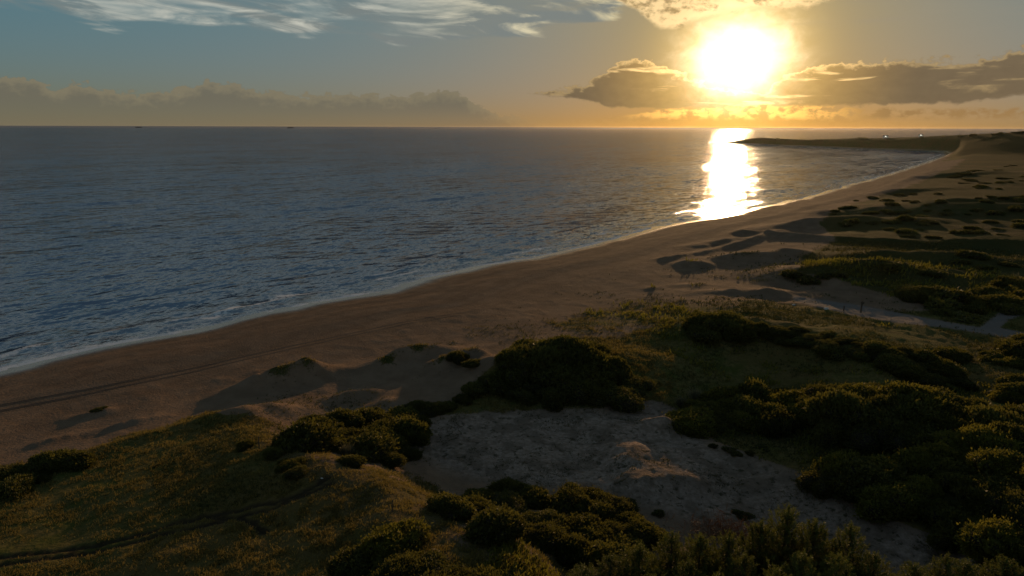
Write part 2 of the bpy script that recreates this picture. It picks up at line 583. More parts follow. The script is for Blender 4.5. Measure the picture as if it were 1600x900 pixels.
    c5 = mixc(w5, scol(.33, .19, .07), scol(1.9, 1.0, .22))
    base = mixc(dn * .8 * sstep(.40, .56, puff) * sstep(-17, -9, daz), base, c5)

    # 2 dark bar
    dn, t2 = band([(780, 151), (830, 148), (880, 141), (915, 134), (940, 118), (990, 102), (1020, 106), (1045, 116), (1085, 130), (1130, 143), (1180, 146), (1210, 134), (1250, 119), (1330, 112), (1400, 112), (1440, 113), (1500, 113), (1540, 112), (1570, 104), (1640, 102), (1800, 98)],
                  [(780, 147), (830, 151), (880, 157), (930, 166), (960, 173), (1060, 174), (1150, 172), (1200, 170), (1290, 171), (1400, 170), (1470, 170), (1550, 164), (1600, 160), (1700, 155), (1800, 140)],
                  puff2 * .4 + puff * .6, puff, .22, .3, 2.8, .9)
    gap = sstep(.54, .64, streak) * sstep(0.0, .8, t2) * sstep(2.4, 1.2, t2)
    rim = sstep(.55, .05, t2) * dn
    near2 = sstep(13, 3, ang)
    c2 = mixc(near2, scol(.16, .115, .065), scol(.55, .33, .10))
    c2 = mixc((puff - .35) * .8, c2, mixc(near2, scol(.23, .165, .09), scol(.85, .52, .16)))
    c2 = mixc((rim * .7 + gap * .8).clamp(), c2, mixc(near2, scol(.55, .38, .17), scol(2.2, 1.4, .55)))
    base = mixc(dn * .93, base, c2)

    # 3 high streaky cloud at upper left
    dn3, t3 = band([(-300, -150), (1800, -150)],
                   [(-300, 56), (0, 56), (80, 62), (200, 76), (280, 68), (380, 68), (430, 78), (480, 76), (560, 66), (620, 84), (680, 80), (760, 74), (860, 64), (930, 54), (975, 36), (1010, 0), (1040, -30), (1300, -60), (1500, -20), (1800, 5)],
                   wisp, wisp * .6 + streak * .4, .5, .7, 0, 4.5)
    k3 = dn3 * (.14 + .86 * sstep(.34, .60, wisp + (streak - .5) * .3))
    c3 = mixc(sstep(.43, .64, noise(vadd(vscale(shear, (.16, .75, 1)), (1, 9, 0)), .9, 7, .6, .9)), scol(.20, .225, .215), mixc(sstep(30, 8, ang), scol(.60, .59, .50), scol(.85, .72, .42)))
    base = mixc(k3 * .9, base, c3)

    # 4 cloud above the sun
    dn4, t4 = band([(900, -90), (1800, -90)],
                   [(900, -60), (930, 12), (960, 28), (990, 40), (1015, 60), (1035, 66), (1070, 58), (1110, 48), (1170, 42), (1230, 45), (1270, 38), (1330, 28), (1390, 14), (1440, -20), (1800, -70)],
                   puff, puff2, .3, .55, 0, 1.7)
    k4 = dn4 * sstep(.30, .46, puff2 * .6 + wisp * .4)
    thick = sstep(.47, .60, puff * .4 + puff2 * .6)
    c4 = mixc(thick, scol(1.1, .78, .38), scol(.42, .28, .12))
    base = mixc(k4 * .85, base, c4)

    # thin veil on the right, top
    k6 = sstep(.5, .75, streak) * sstep(4.5, 9, el) * sstep(-2, 10, daz)
    base = mixc(k6 * .35, base, scol(.33, .28, .21))

    # the blown-out sun itself shining through cloud
    rr = N.m('SQRT', (daz * .90) ** 2.0 + ((el - SEL) * 1.10) ** 2.0) * (1 + (puff2 - .5) * .7)
    blob = N.m('POWER', 2.718, 0 - ((rr / 3.05) ** 3.0))
    halo = e2 * .70 * (1 - .45 * (k4 * thick))
    base = mixc(1.0, base, mixc(halo.clamp(), (0, 0, 0), scol(1.3, .85, .30)), 'ADD')
    base = mixc(1.0, base, mixc(blob.clamp(), (0, 0, 0), scol(1.8, 1.5, 1.1)), 'ADD')
    base = mixc(sstep(0.0, -.06, el), base, scol(.055, .058, .062))   # below the sea's edge
    nt.links.new(base.s, bg.inputs['Color'])
    bg.inputs['Strength'].default_value = 0.10
    w.cycles.sampling_method = 'MANUAL'
    w.cycles.sample_map_resolution = 2048


SKY_TINT = (.57, 1.75, 3.0)
build_world()

sun = bpy.data.lights.new('sun', 'SUN')
sun.energy = 2.6; sun.angle = radians(0.6); sun.color = (1.0, .60, .28)
so = bpy.data.objects.new('sun', sun); COL.objects.link(so)
sdir = Vector((cos(radians(SEL)) * sin(radians(SAZ)), cos(radians(SEL)) * cos(radians(SAZ)), sin(radians(SEL))))
so.rotation_euler = sdir.to_track_quat('Z', 'Y').to_euler()

cam = bpy.data.cameras.new('camera'); co = bpy.data.objects.new('camera', cam); COL.objects.link(co)
cam.sensor_width = 36; cam.lens = 36 * F / 1600; cam.clip_start = .5; cam.clip_end = 60000
co.matrix_world = Matrix.Translation((0, 0, H)) @ RM.to_4x4()
scene.camera = co
scene.view_settings.view_transform = 'Standard'; scene.view_settings.look = 'None'
scene.view_settings.exposure = 0.0; scene.view_settings.gamma = 1.0
scene.render.engine = 'CYCLES'
scene.cycles.use_denoising = True
scene.cycles.max_bounces = 5; scene.cycles.diffuse_bounces = 2; scene.cycles.glossy_bounces = 2
scene.cycles.transmission_bounces = 3; scene.cycles.transparent_max_bounces = 6; scene.cycles.volume_bounces = 0
scene.cycles.caustics_reflective = False; scene.cycles.caustics_refractive = False
scene.cycles.sample_clamp_indirect = 4.0

# ------------------------------------------------------------------ materials of the land
# region polygons in picture coordinates of the ground they cover
P_FIELD = [(-300, 800), (0, 742), (60, 722), (170, 692), (250, 672), (330, 648), (395, 648), (420, 672), (470, 705), (560, 740), (640, 790), (720, 845), (800, 900), (820, 1300), (-600, 1300)]
P_RIDGE = [(395, 655), (430, 672), (460, 700), (540, 718), (620, 752), (680, 800), (760, 850), (850, 885), (800, 905), (700, 850), (640, 830), (600, 800), (540, 760), (470, 735), (415, 700)]
P_RIDGE2 = [(400, 648), (445, 662), (485, 698), (580, 720), (665, 748), (725, 786), (810, 838), (900, 890), (960, 960), (700, 960), (600, 860), (520, 780), (420, 710)]
P_HOLLOW = [(640, 665), (700, 645), (780, 640), (860, 632), (960, 645), (1040, 632), (1075, 665), (1110, 700), (1190, 720), (1250, 745), (1330, 790), (1430, 830), (1540, 870), (1560, 900), (1330, 880), (1220, 830), (1050, 800), (960, 770), (820, 765), (700, 740), (640, 700)]
P_GRASSFLAT = [(980, 525), (1050, 500), (1080, 490), (1180, 470), (1280, 480), (1400, 488), (1500, 480), (1620, 450), (6000, 470), (6000, 3000), (1600, 3000), (1540, 880), (1400, 815), (1270, 745), (1180, 715), (1120, 690), (1060, 640), (1000, 630), (900, 640), (800, 640), (700, 660), (680, 640), (780, 560), (900, 525)]
P_MIDGRASS = [(850, 505), (960, 478), (1080, 470), (1200, 468), (1120, 500), (960, 520), (880, 520)]
P_FARGREEN = [(1250, 400), (1310, 375), (1280, 350), (1300, 325), (1400, 298), (1470, 268), (1505, 250), (1497, 243), (1494, 100), (6000, 100), (6000, 480), (1600, 462), (1500, 475), (1420, 470), (1340, 448), (1290, 430), (1240, 430)]
P_PATH = [(1240, 462), (1350, 478), (1420, 492), (1530, 512), (1560, 490), (1600, 478), (1660, 472), (1660, 482), (1610, 488), (1575, 500), (1562, 512), (1600, 520), (1660, 524), (1660, 540), (1560, 525), (1480, 512), (1400, 504), (1330, 492), (1240, 470)]


def masks(x, y, z, s):
    px, py = proj(x, y, z)
    d = np.hypot(x, y)
    wob = 15 * fbm(x, y, 7, 5, 61) * np.clip(90 / d, .15, 1.4)
    px2 = px + wob * 1.6; py2 = py + wob * .7
    def R_(poly, soft): return smooth(-soft, soft, poly_sd(px2, py2, poly))
    field = R_(P_FIELD, 5)
    ridge = np.maximum(R_(P_RIDGE, 9), .8 * R_(P_RIDGE2, 10))
    hollow = R_(P_HOLLOW, 15)
    flat = R_(P_GRASSFLAT, 8)
    mid = R_(P_MIDGRASS, 10)
    far = R_(P_FARGREEN, 6)
    for X, Y, h, la, lb, an in BW[:7] + BW[17:21]:
        cap = np.exp(-((x - X) ** 2 + (y - Y) ** 2) / (.5 * (la * .5 + lb * .5)) ** 2) * .9
        far = np.maximum(far, cap)
    path = smooth(-1.5, 1.5, poly_sd(px + wob * .12, py, P_PATH))
    g = np.maximum.reduce([R_(P_RIDGE2, 8) * (.70 + .5 * fbm(x, y, 3.5, 3, 43)), field * (1 - .30 * ridge), flat * .92 * (1 - hollow), mid * .55, far * (.72 + .4 * fbm(x, y, 50, 3, 55))])
    g = np.maximum(g, .3 * smooth(30, 60, s) * smooth(.05, .45, fbm(x, y, 11, 4, 71)) * (1 - hollow))
    g = np.maximum(g, smooth(650, 760, y) * smooth(7, 16, s + 6 * vnoise(x / 30, y / 30, 6)))
    g = np.maximum(g, smooth(880, 930, y) * smooth(-2, 1.5, s))
    g = g * (1 - path)
    pale = hollow
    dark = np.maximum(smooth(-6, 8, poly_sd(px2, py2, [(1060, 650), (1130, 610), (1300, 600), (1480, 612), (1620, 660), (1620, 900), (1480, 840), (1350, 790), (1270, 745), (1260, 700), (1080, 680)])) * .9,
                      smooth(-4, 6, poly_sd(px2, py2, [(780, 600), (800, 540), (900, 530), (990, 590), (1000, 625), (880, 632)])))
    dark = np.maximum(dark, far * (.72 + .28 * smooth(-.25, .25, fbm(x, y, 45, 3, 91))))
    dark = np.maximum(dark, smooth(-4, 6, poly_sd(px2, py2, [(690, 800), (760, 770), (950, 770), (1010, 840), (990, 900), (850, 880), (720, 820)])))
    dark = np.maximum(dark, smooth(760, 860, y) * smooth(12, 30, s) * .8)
    return g, pale, path, dark, ridge


def rut_mask(x, y):
    m = 0
    for pts in RUT_W: m = np.maximum(m, smooth(.48, .16, seg_dist(x, y, pts) + .14 * vnoise(x / .5, y / .5, 3)))
    return m


def polar(az0, az1, na, r0, r1, nr):
    a = np.radians(np.linspace(az0, az1, na))
    r = np.geomspace(r0, r1, nr)
    Rr, Aa = np.meshgrid(r, a, indexing='ij')
    return (Rr * np.sin(Aa)).ravel(), (Rr * np.cos(Aa)).ravel()


def grid_faces(nr, na, keep):
    idx = np.arange(nr * na).reshape(nr, na)
    f = np.stack([idx[:-1, :-1], idx[:-1, 1:], idx[1:, 1:], idx[1:, :-1]], -1).reshape(-1, 4)
    f = f[:, ::-1]
    k = keep[f].any(1)
    f = f[k]
    used = np.unique(f)
    remap = np.full(nr * na, -1, np.int64); remap[used] = np.arange(len(used))
    return remap[f], used


NA, NR = 1450, 1000
gx, gy = polar(-74, 74, NA, 10, 2600, NR)
gs = shore_s(gx, gy)
gz = height(gx, gy)
keep = gs > -25
Fc, used = grid_faces(NR, NA, keep)
# ruts pressed into field and beach are separate ribbons; here only the sheet
me = np_mesh('ground', np.stack([gx, gy, gz], -1)[used], Fc, True)
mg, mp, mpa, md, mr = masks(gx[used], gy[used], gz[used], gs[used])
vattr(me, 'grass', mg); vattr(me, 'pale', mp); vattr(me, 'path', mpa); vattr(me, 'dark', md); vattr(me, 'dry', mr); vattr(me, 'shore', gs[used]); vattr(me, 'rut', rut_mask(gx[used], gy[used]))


def ground_material():
    m, b = new_mat('sand_and_turf')
    p = pos()
    g, pale, path, dark, dry, s = (attr(n) for n in ('grass', 'pale', 'path', 'dark', 'dry', 'shore'))
    n1 = noise(p, .35, 6, .6); n2 = noise(p, 2.2, 5, .65); n3 = noise(p, .06, 4, .5); n4 = noise(p, 7.0, 3, .6)
    sand = mixc(sstep(.3, .7, n1), (.182, .120, .076), (.24, .162, .105))
    sand = mixc(sstep(.55, .72, n2) * .30, sand, (.11, .078, .055))
    pale_c = mixc(sstep(.35, .65, n2), (.22, .160, .118), (.34, .255, .195))
    sand = mixc(pale, sand, pale_c)
    band_ = noise(comb(s * .35, n3 * 2.0, 0.0), 1.0, 4, .6)
    sand = mixc(sstep(.42, .62, band_) * .35 * sstep(40, 25, s), sand, (.10, .066, .044))
    sand = mixc(sstep(.5, .62, n3) * .25, sand, (.115, .080, .055))
    # wet sand by the water
    wob = (n1 - .5) * 3
    wet = sstep(7.0, 2.5, s + wob) * sstep(-8, -6, s)
    sand = mixc(wet, sand, (.13, .085, .055))
    turf = mixc(sstep(.3, .7, n2), (.080, .070, .022), (.165, .130, .046))
    turf = mixc(sstep(.40, .66, n1) * .8, turf, (.065, .080, .018))
    turf = mixc(sstep(.45, .68, n3) * .65, turf, (.135, .090, .034))
    turf = mixc(dry * .75, turf, mixc(sstep(.35, .65, n4), (.075, .055, .026), (.15, .105, .052)))
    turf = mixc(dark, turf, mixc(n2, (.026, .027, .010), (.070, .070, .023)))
    cover = sstep(.40, .62, g + (n2 - .5) * .8 + (n4 - .5) * .5 + (n1 - .5) * .6)
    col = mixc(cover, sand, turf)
    # scattered debris and small creeping plants on the pale sand
    col = mixc(pale * sstep(.46, .58, n1) * .6, col, (.12, .088, .060))
    deb = sstep(.56, .64, noise(vscale(p, (1.0, 1.0, 1)), 1.3, 5, .7)) * pale
    col = mixc(deb * .75, col, (.045, .045, .022))
    col = mixc(path, col, mixc(n2, (.17, .145, .125), (.22, .19, .165)))
    col = mixc(attr('rut') * .9, col, mixc(n2, (.018, .013, .008), (.06, .045, .03)))
    setb(b, 'Base Color', col)
    wet2 = sstep(6.0, 1.5, s + wob * .5) * sstep(-8, -6, s)
    rough = 0.95 - .78 * wet2
    setb(b, 'Roughness', rough)
    setb(b, 'Specular IOR Level', .015 + .5 * wet2)
    foot = noise(p, 3.2, 3, .6)
    h = foot * .16 + noise(p, 14, 3, .7) * .03 + cover * noise(p, 5.0, 5, .7) * .09 + n1 * .25 + deb * .05
    setb(b, 'Normal', bump(h * (1 - wet2 * .9), .9, 1.0))
    return m


M_ground = ground_material()
go = link('ground', me, M_ground); tag(go, kind='structure', label='sandy beach, dunes and grassy land sweeping round the bay')

# ------------------------------------------------------------------ water
NAw, NRw = 1150, 1100
wx, wy = polar(-74, 74, NAw, 45, 14000, NRw)
ws = shore_s(wx, wy)
ratio = math.log(14000 / 45) / NRw
wd = np.hypot(wx, wy)
wz = np.zeros_like(wx)
rg = np.random.default_rng(5)
shore_dir = np.array([SH[8][0] - SH[2][0], SH[8][1] - SH[2][1]]); shore_dir /= np.linalg.norm(shore_dir)
sn = np.array([-shore_dir[1], shore_dir[0]])     # out to sea
base_ang = atan2(sn[1], sn[0])
for i in range(27):
    L = 2.2 * (1.075 ** i)
    an = base_ang + rg.normal(0, .38 if L > 9 else .75)
    kx, ky = cos(an) * 2 * pi / L, sin(an) * 2 * pi / L
    amp = .0048 * L ** .8
    fade = smooth(.5, .28, wd * ratio / L)
    warp = 2.0 * vnoise(wx / (L * 3.1) + i, wy / (L * 3.1), i)
    wz += fade * amp * np.sin(kx * wx + ky * wy + rg.random() * 6.28 + warp) * (.55 + .45 * vnoise(wx / (L * 5), wy / (L * 5), i + 3))
# shoaling waves that run parallel to the beach
sw = -ws
for c, wdt, hgt, sd in ((5.5, 1.0, .26, 1), (12, 1.4, .26, 2), (20, 1.8, .18, 3), (31, 2.2, .12, 4)):
    c2 = c + 3.0 * vnoise(wx / 55, wy / 55, sd + 30) + 1.2 * vnoise(wx / 14, wy / 14, sd)
    a = hgt * smooth(-.35, .45, vnoise(wx / 40, wy / 40, sd + 50))
    q = (sw - c2) / wdt
    wz += a * np.exp(-np.where(q < 0, (q * 1.7) ** 2, (q * .7) ** 2)) * smooth(900, 300, wd)
wz *= smooth(-6, 6, sw) * .85 + .15
wz = np.where(ws > 2, -.02, wz)
keep = ws < 6
Fc, used = grid_faces(NRw, NAw, keep)
me = np_mesh('sea', np.stack([wx, wy, wz], -1)[used], Fc, True)
vattr(me, 'shore', sw[used]); vattr(me, 'wave', wz[used])


def water_material():
    m, b = new_mat('sea_water')
    p = pos()
    s = attr('shore'); wv = attr('wave')
    rot = N.nt.nodes.new('ShaderNodeVectorRotate'); rot.rotation_type = 'Z_AXIS'
    N.nt.links.new(p.s, rot.inputs['Vector']); rot.inputs['Angle'].default_value = -base_ang
    q = N(rot.outputs[0])

    def slope(scale, st, vec, det=2):
        n = N.nt.nodes.new('ShaderNodeTexNoise')
        N._in(n, 0, vscale(vec, (scale, scale * .33, scale)))
        n.inputs['Scale'].default_value = 1.0; n.inputs['Detail'].default_value = det
        sub = N.nt.nodes.new('ShaderNodeVectorMath'); sub.operation = 'SUBTRACT'
        N.nt.links.new(n.outputs['Color'], sub.inputs[0]); sub.inputs[1].default_value = (.5, .5, .5)
        return vscale(N(sub.outputs[0]), (st, st, 0))
    v = vadd(slope(.02, .30, q), vadd(vadd(slope(.10, WS[0], q), slope(.55, WS[1], q)), slope(2.6, WS[2], q, 3)))
    g = N.nt.nodes.new('ShaderNodeNewGeometry')
    nn = N.nt.nodes.new('ShaderNodeVectorMath'); nn.operation = 'NORMALIZE'
    N.nt.links.new(vadd(N(g.outputs['Normal']), v).s, nn.inputs[0])
    nrm = N(nn.outputs[0])
    # foam: swash edge, breaking crests
    f1 = noise(p, .9, 5, .7); f2 = noise(p, .12, 3, .5); f3 = noise(p, 3.0, 4, .7)
    edge = sstep(1.5, .6, s + (f1 - .5) * 5 + (f2 - .5) * 4)
    lace = sstep(.50, .55, f3 * .5 + f1 * .5) * sstep(8, 2.5, s + (f2 - .5) * 10) * .5
    crest = sstep(.16, .30, wv + (f1 - .5) * .35) * sstep(22, 9, s) * sstep(.44, .56, f2)
    sw2 = N.m('ABSOLUTE', s - 7.5 + (f2 - .5) * 9 + (f1 - .5) * 2)
    line2 = sstep(1.1, .4, sw2) * sstep(.46, .56, noise(p, .05, 2, .5)) * sstep(.40, .5, f1)
    foam = N.m('MAXIMUM', N.m('MAXIMUM', N.m('MAXIMUM', edge * (.6 + .4 * sstep(.35, .5, f1)), lace), crest), line2)
    nt = m.node_tree
    nt.nodes.remove(b)
    fr = nt.nodes.new('ShaderNodeFresnel'); fr.inputs['IOR'].default_value = 1.33; nt.links.new(nrm.s, fr.inputs['Normal'])
    fac = N.m('MINIMUM', N(fr.outputs[0]), .32)      # a wind-roughened sea never mirrors fully at grazing angles
    gl = nt.nodes.new('ShaderNodeBsdfGlossy'); gl.inputs['Roughness'].default_value = .08
    gl.inputs['Color'].default_value = (.86, .90, 1, 1); nt.links.new(nrm.s, gl.inputs['Normal'])
    df = nt.nodes.new('ShaderNodeBsdfDiffuse')
    nt.links.new(mixc(sstep(16, 0, s), (.026, .056, .105), (.08, .09, .09)).s, df.inputs['Color'])
    mx = nt.nodes.new('ShaderNodeMixShader'); nt.links.new(fac.s, mx.inputs[0])
    nt.links.new(df.outputs[0], mx.inputs[1]); nt.links.new(gl.outputs[0], mx.inputs[2])
    fo = nt.nodes.new('ShaderNodeBsdfDiffuse'); fo.inputs['Color'].default_value = (.78, .78, .77, 1)
    mx2 = nt.nodes.new('ShaderNodeMixShader'); nt.links.new(foam.clamp().s, mx2.inputs[0])
    nt.links.new(mx.outputs[0], mx2.inputs[1]); nt.links.new(fo.outputs[0], mx2.inputs[2])
    nt.links.new(mx2.outputs[0], nt.nodes['Material Output'].inputs['Surface'])
    return m


WS = (.42, .66, .66)
wo = link('sea', me, water_material()); tag(wo, kind='structure', label='wide rippled grey-blue sea running out to the horizon')

#PART2#
# ------------------------------------------------------------------ vegetation
def leaf_material(name, lo, hi, trans, tmix=.42, rough=.6):
    m, b = new_mat(name)
    nt = m.node_tree
    v = attr('v')
    oi = nt.nodes.new('ShaderNodeObjectInfo')
    rnd = N(oi.outputs['Random'])
    c = mixc((v * .65 + rnd * .6 - .1).clamp(), lo, hi)
    setb(b, 'Base Color', c); setb(b, 'Roughness', rough); setb(b, 'Specular IOR Level', .15)
    tr = nt.nodes.new('ShaderNodeBsdfTranslucent')
    nt.links.new(mixc((v * .7 + rnd * .3).clamp(), tuple(x * .6 for x in trans), trans).s, tr.inputs['Color'])
    mx = nt.nodes.new('ShaderNodeMixShader'); mx.inputs[0].default_value = tmix
    nt.links.new(b.outputs[0], mx.inputs[1]); nt.links.new(tr.outputs[0], mx.inputs[2])
    nt.links.new(mx.outputs[0], nt.nodes['Material Output'].inputs['Surface'])
    return m


def plain(name, col, col2=None, sc=3.0, rough=.85):
    m, b = new_mat(name)
    if col2: setb(b, 'Base Color', mixc(noise(pos(), sc, 4, .6), col, col2))
    else: setb(b, 'Base Color', col)
    setb(b, 'Roughness', rough); setb(b, 'Specular IOR Level', .2)
    return m


M_LEAF = leaf_material('shrub_leaves', (.030, .031, .010), (.105, .105, .028), (.17, .16, .028))
M_LEAF2 = leaf_material('acacia_leaves', (.042, .045, .012), (.14, .135, .026), (.25, .23, .03))
M_NEEDLE = leaf_material('pine_needles', (.036, .048, .014), (.13, .14, .034), (.18, .19, .03), .3)
M_GRASS = leaf_material('grass_blades', (.075, .068, .020), (.225, .180, .060), (.25, .19, .045), .45)
M_DUNEG = leaf_material('dune_grass_blades', (.045, .050, .016), (.10, .10, .035), (.13, .12, .03), .4)
M_PAMPAS = leaf_material('pale_plume', (.10, .095, .05), (.20, .18, .10), (.2, .18, .10), .4)
M_TWIG = plain('twigs', (.018, .014, .009), (.035, .028, .018))
M_BARK = plain('bark', (.05, .035, .025), (.10, .075, .055), 6)
M_DRY = leaf_material('dry_twigs', (.07, .035, .018), (.20, .10, .05), (.12, .06, .03), .15)


def blades(P, D, L, W, r, bend=.25):
    """one narrow triangle pair per point: P base, D direction, L length, W width"""
    n = len(P)
    side = np.cross(D, r.normal(size=(n, 3)))
    side /= np.linalg.norm(side, axis=1)[:, None] + 1e-9
    side *= (W * .5)[:, None]
    mid = P + D * (L * .55)[:, None]
    tipp = P + D * L[:, None] + r.normal(size=(n, 3)) * (L * bend * .5)[:, None]
    V = np.stack([P - side * .6, P + side * .6, mid + side, mid - side, tipp], 1).reshape(-1, 3)
    k = np.arange(n)[:, None] * 5
    Fq = np.concatenate([k + np.array([[0, 1, 2]]), k + np.array([[0, 2, 3]]), k + np.array([[3, 2, 4]])])
    return V, Fq


def leaf_mesh(name, V, Fq, v, mat, extra=None):
    """leaf faces plus an optional solid inside (V2, F2) with the second material"""
    n1 = len(Fq)
    if extra is not None:
        V2, F2, m2 = extra
        Fq = np.concatenate([Fq, F2 + len(V)])
        V = np.concatenate([V, V2]); v = np.concatenate([v, np.zeros(len(V2))])
    me = np_mesh(name, V, Fq)
    vattr(me, 'v', v)
    me.materials.append(mat)
    if extra is not None:
        me.materials.append(extra[2])
        mi = np.zeros(len(Fq), np.int32); mi[n1:] = 1
        me.polygons.foreach_set('material_index', mi)
    return me


def sphere_tris(nu=12, nv=8):
    V = [(0, 0, 1)]
    for j in range(1, nv):
        t = pi * j / nv
        for i in range(nu):
            a = 2 * pi * i / nu
            V.append((sin(t) * cos(a), sin(t) * sin(a), cos(t)))
    V.append((0, 0, -1))
    Fs = []
    for i in range(nu): Fs.append((0, 1 + i, 1 + (i + 1) % nu))
    for j in range(nv - 2):
        for i in range(nu):
            a, b = 1 + j * nu + i, 1 + j * nu + (i + 1) % nu
            Fs += [(a, a + nu, b + nu), (a, b + nu, b)]
    e = len(V) - 1
    for i in range(nu): Fs.append((e, 1 + (nv - 2) * nu + (i + 1) % nu, 1 + (nv - 2) * nu + i))
    return np.array(V), np.array(Fs)


SV, SF = sphere_tris()


def shrub_mesh(seed, nleaf=9000, nlobe=12, tall=.8, mat=None, upright=.35, leaf=.075):
    r = np.random.default_rng(seed)
    a = r.random(nlobe) * 2 * pi
    rad = np.sqrt(r.random(nlobe)) * .68
    R0 = .15 + .33 * r.random(nlobe) ** 1.3
    cx, cy = rad * np.cos(a), rad * np.sin(a)
    cz = (1 - .55 * rad ** 1.5) * tall - R0 * .8 + r.normal(0, .05, nlobe)
    cz = np.maximum(cz, .08)
    C = np.stack([cx, cy, cz], 1)
    C = np.concatenate([C, [[0, 0, tall * .35]]]); R0 = np.append(R0, .55 * min(1, tall + .2))
    sq = np.stack([R0, R0, R0 * r.uniform(.75, 1.1, len(R0))], 1)
    w = R0 ** 2; w /= w.sum()
    M = nleaf * 3
    li = r.choice(len(R0), M, p=w)
    d = r.normal(size=(M, 3)); d /= np.linalg.norm(d, axis=1)[:, None]
    lump = vnoise(d[:, 0] * 2.3 + li * 3.7, d[:, 1] * 2.3 + d[:, 2] * 2.9) + .6 * vnoise(d[:, 0] * 6 + li, d[:, 1] * 6 + d[:, 2] * 5, 3)
    sprig = (r.random(M) < .08) * r.random(M) * .45
    P = C[li] + d * sq[li] * (1 + r.normal(0, .06, M) + .17 * lump + sprig)[:, None]
    inner = np.zeros(M, bool)
    for k in range(len(R0)):
        q = ((P - C[k]) / (sq[k] * .80)); inner |= (q ** 2).sum(1) < 1
    ok = (~inner) & (P[:, 2] > -.03)
    P, d, li = P[ok][:nleaf], d[ok][:nleaf], li[ok][:nleaf]
    D = d * .7 + r.normal(0, .5, d.shape) + np.array([0, 0, upright])
    D /= np.linalg.norm(D, axis=1)[:, None]
    L = r.uniform(.6, 1.3, len(P)) * leaf
    V, Fq = blades(P - D * (L * .4)[:, None], D, L, L * r.uniform(.35, .6, len(P)), r)
    lobe_v = r.random(len(R0))
    v = np.clip(.45 * r.random(len(P)) + .55 * lobe_v[li], 0, 1)
    V2 = np.concatenate([C[k] + SV * sq[k] * .76 for k in range(len(R0))])
    V2[:, 2] = np.maximum(V2[:, 2], -.12)
    F2 = np.concatenate([SF + k * len(SV) for k in range(len(R0))])
    return leaf_mesh('shrub_mesh', V, Fq, np.repeat(v, 5), mat or M_LEAF, (V2, F2, M_TWIG))


SHRUB = [shrub_mesh(100 + i, (10000, 7000, 12000, 6000)[i % 4], 15 + 3 * (i % 4), (.62, .8, .72, .95)[i % 4], None, (.35, .7, .2, .5)[i % 4], (.075, .11, .062, .12)[i % 4]) for i in range(6)]
ACAC = [shrub_mesh(200 + i, 10500, 21, (.75, .95, .85)[i % 3], M_LEAF2, .5, .085) for i in range(4)]
FARS = [shrub_mesh(300 + i, 1400, 8, .55, M_LEAF, .3, .16) for i in range(4)]


def ordinal(n):
    w = ['first', 'second', 'third', 'fourth', 'fifth', 'sixth', 'seventh', 'eighth', 'ninth', 'tenth', 'eleventh', 'twelfth', 'thirteenth',
         'fourteenth', 'fifteenth', 'sixteenth', 'seventeenth', 'eighteenth', 'nineteenth']
    if n <= 19: return w[n - 1]
    t = {2: 'twenty', 3: 'thirty', 4: 'forty', 5: 'fifty', 6: 'sixty', 7: 'seventy', 8: 'eighty'}[n // 10]
    return (t[:-1] + 'ieth') if n % 10 == 0 else t + '-' + w[n % 10 - 1]


def poisson(poly, n, rmin, rg_):
    xs = [p[0] for p in poly]; ys = [p[1] for p in poly]
    out = []
    for _ in range(n * 60):
        if len(out) >= n: break
        px, py = rg_.uniform(min(xs), max(xs)), rg_.uniform(min(ys), max(ys))
        if not inside(np.array([px]), np.array([py]), poly)[0]: continue
        x, y = at(px, py, 4)
        if all(math.hypot(x - a, y - b) > rmin for _, _, a, b in out): out.append((px, py, x, y))
    return [(a, b) for a, b, _, _ in out]


SHRUB_XY = []


def thicket(where, group, pts, size, protos, hs=1.0, noun='shrub', look=None, cat='shrub'):
    """one shrub for each picture point of its foot"""
    rg_ = np.random.default_rng(len(where) + int(pts[0][0]))
    pts = sorted(pts)
    G = grounds(pts)
    n = len(pts)
    ymid = sorted(p[1] for p in pts)
    for i, ((px, py), (x, y, z)) in enumerate(zip(pts, G)):
        s = rg_.uniform(*size)
        o = bpy.data.objects.new(noun, protos[int(rg_.integers(len(protos)))])
        COL.objects.link(o)
        hk = hs * rg_.uniform(.8, 1.2)
        o.location = (x, y, z - .12 * s * hk); o.rotation_euler = (rg_.normal(0, .05), rg_.normal(0, .05), rg_.uniform(0, 6.28))
        o.scale = (s * rg_.uniform(.85, 1.35), s * rg_.uniform(.8, 1.1), s * hk * rg_.uniform(.75, 1.15))
        SHRUB_XY.append((x, y, s))
        q = (s - size[0]) / (size[1] - size[0] + 1e-6)
        sz = 'broad' if q > .66 else ('small' if q < .33 else 'middling')
        lab = (look or 'dark green') + ' ' + noun.replace('_', ' ')
        if n == 1: lab = lab + ' ' + where
        else: lab = f'{sz} {lab}, {ordinal(i + 1)} from the seaward end {where}'
        tag(o, lab, cat, group)


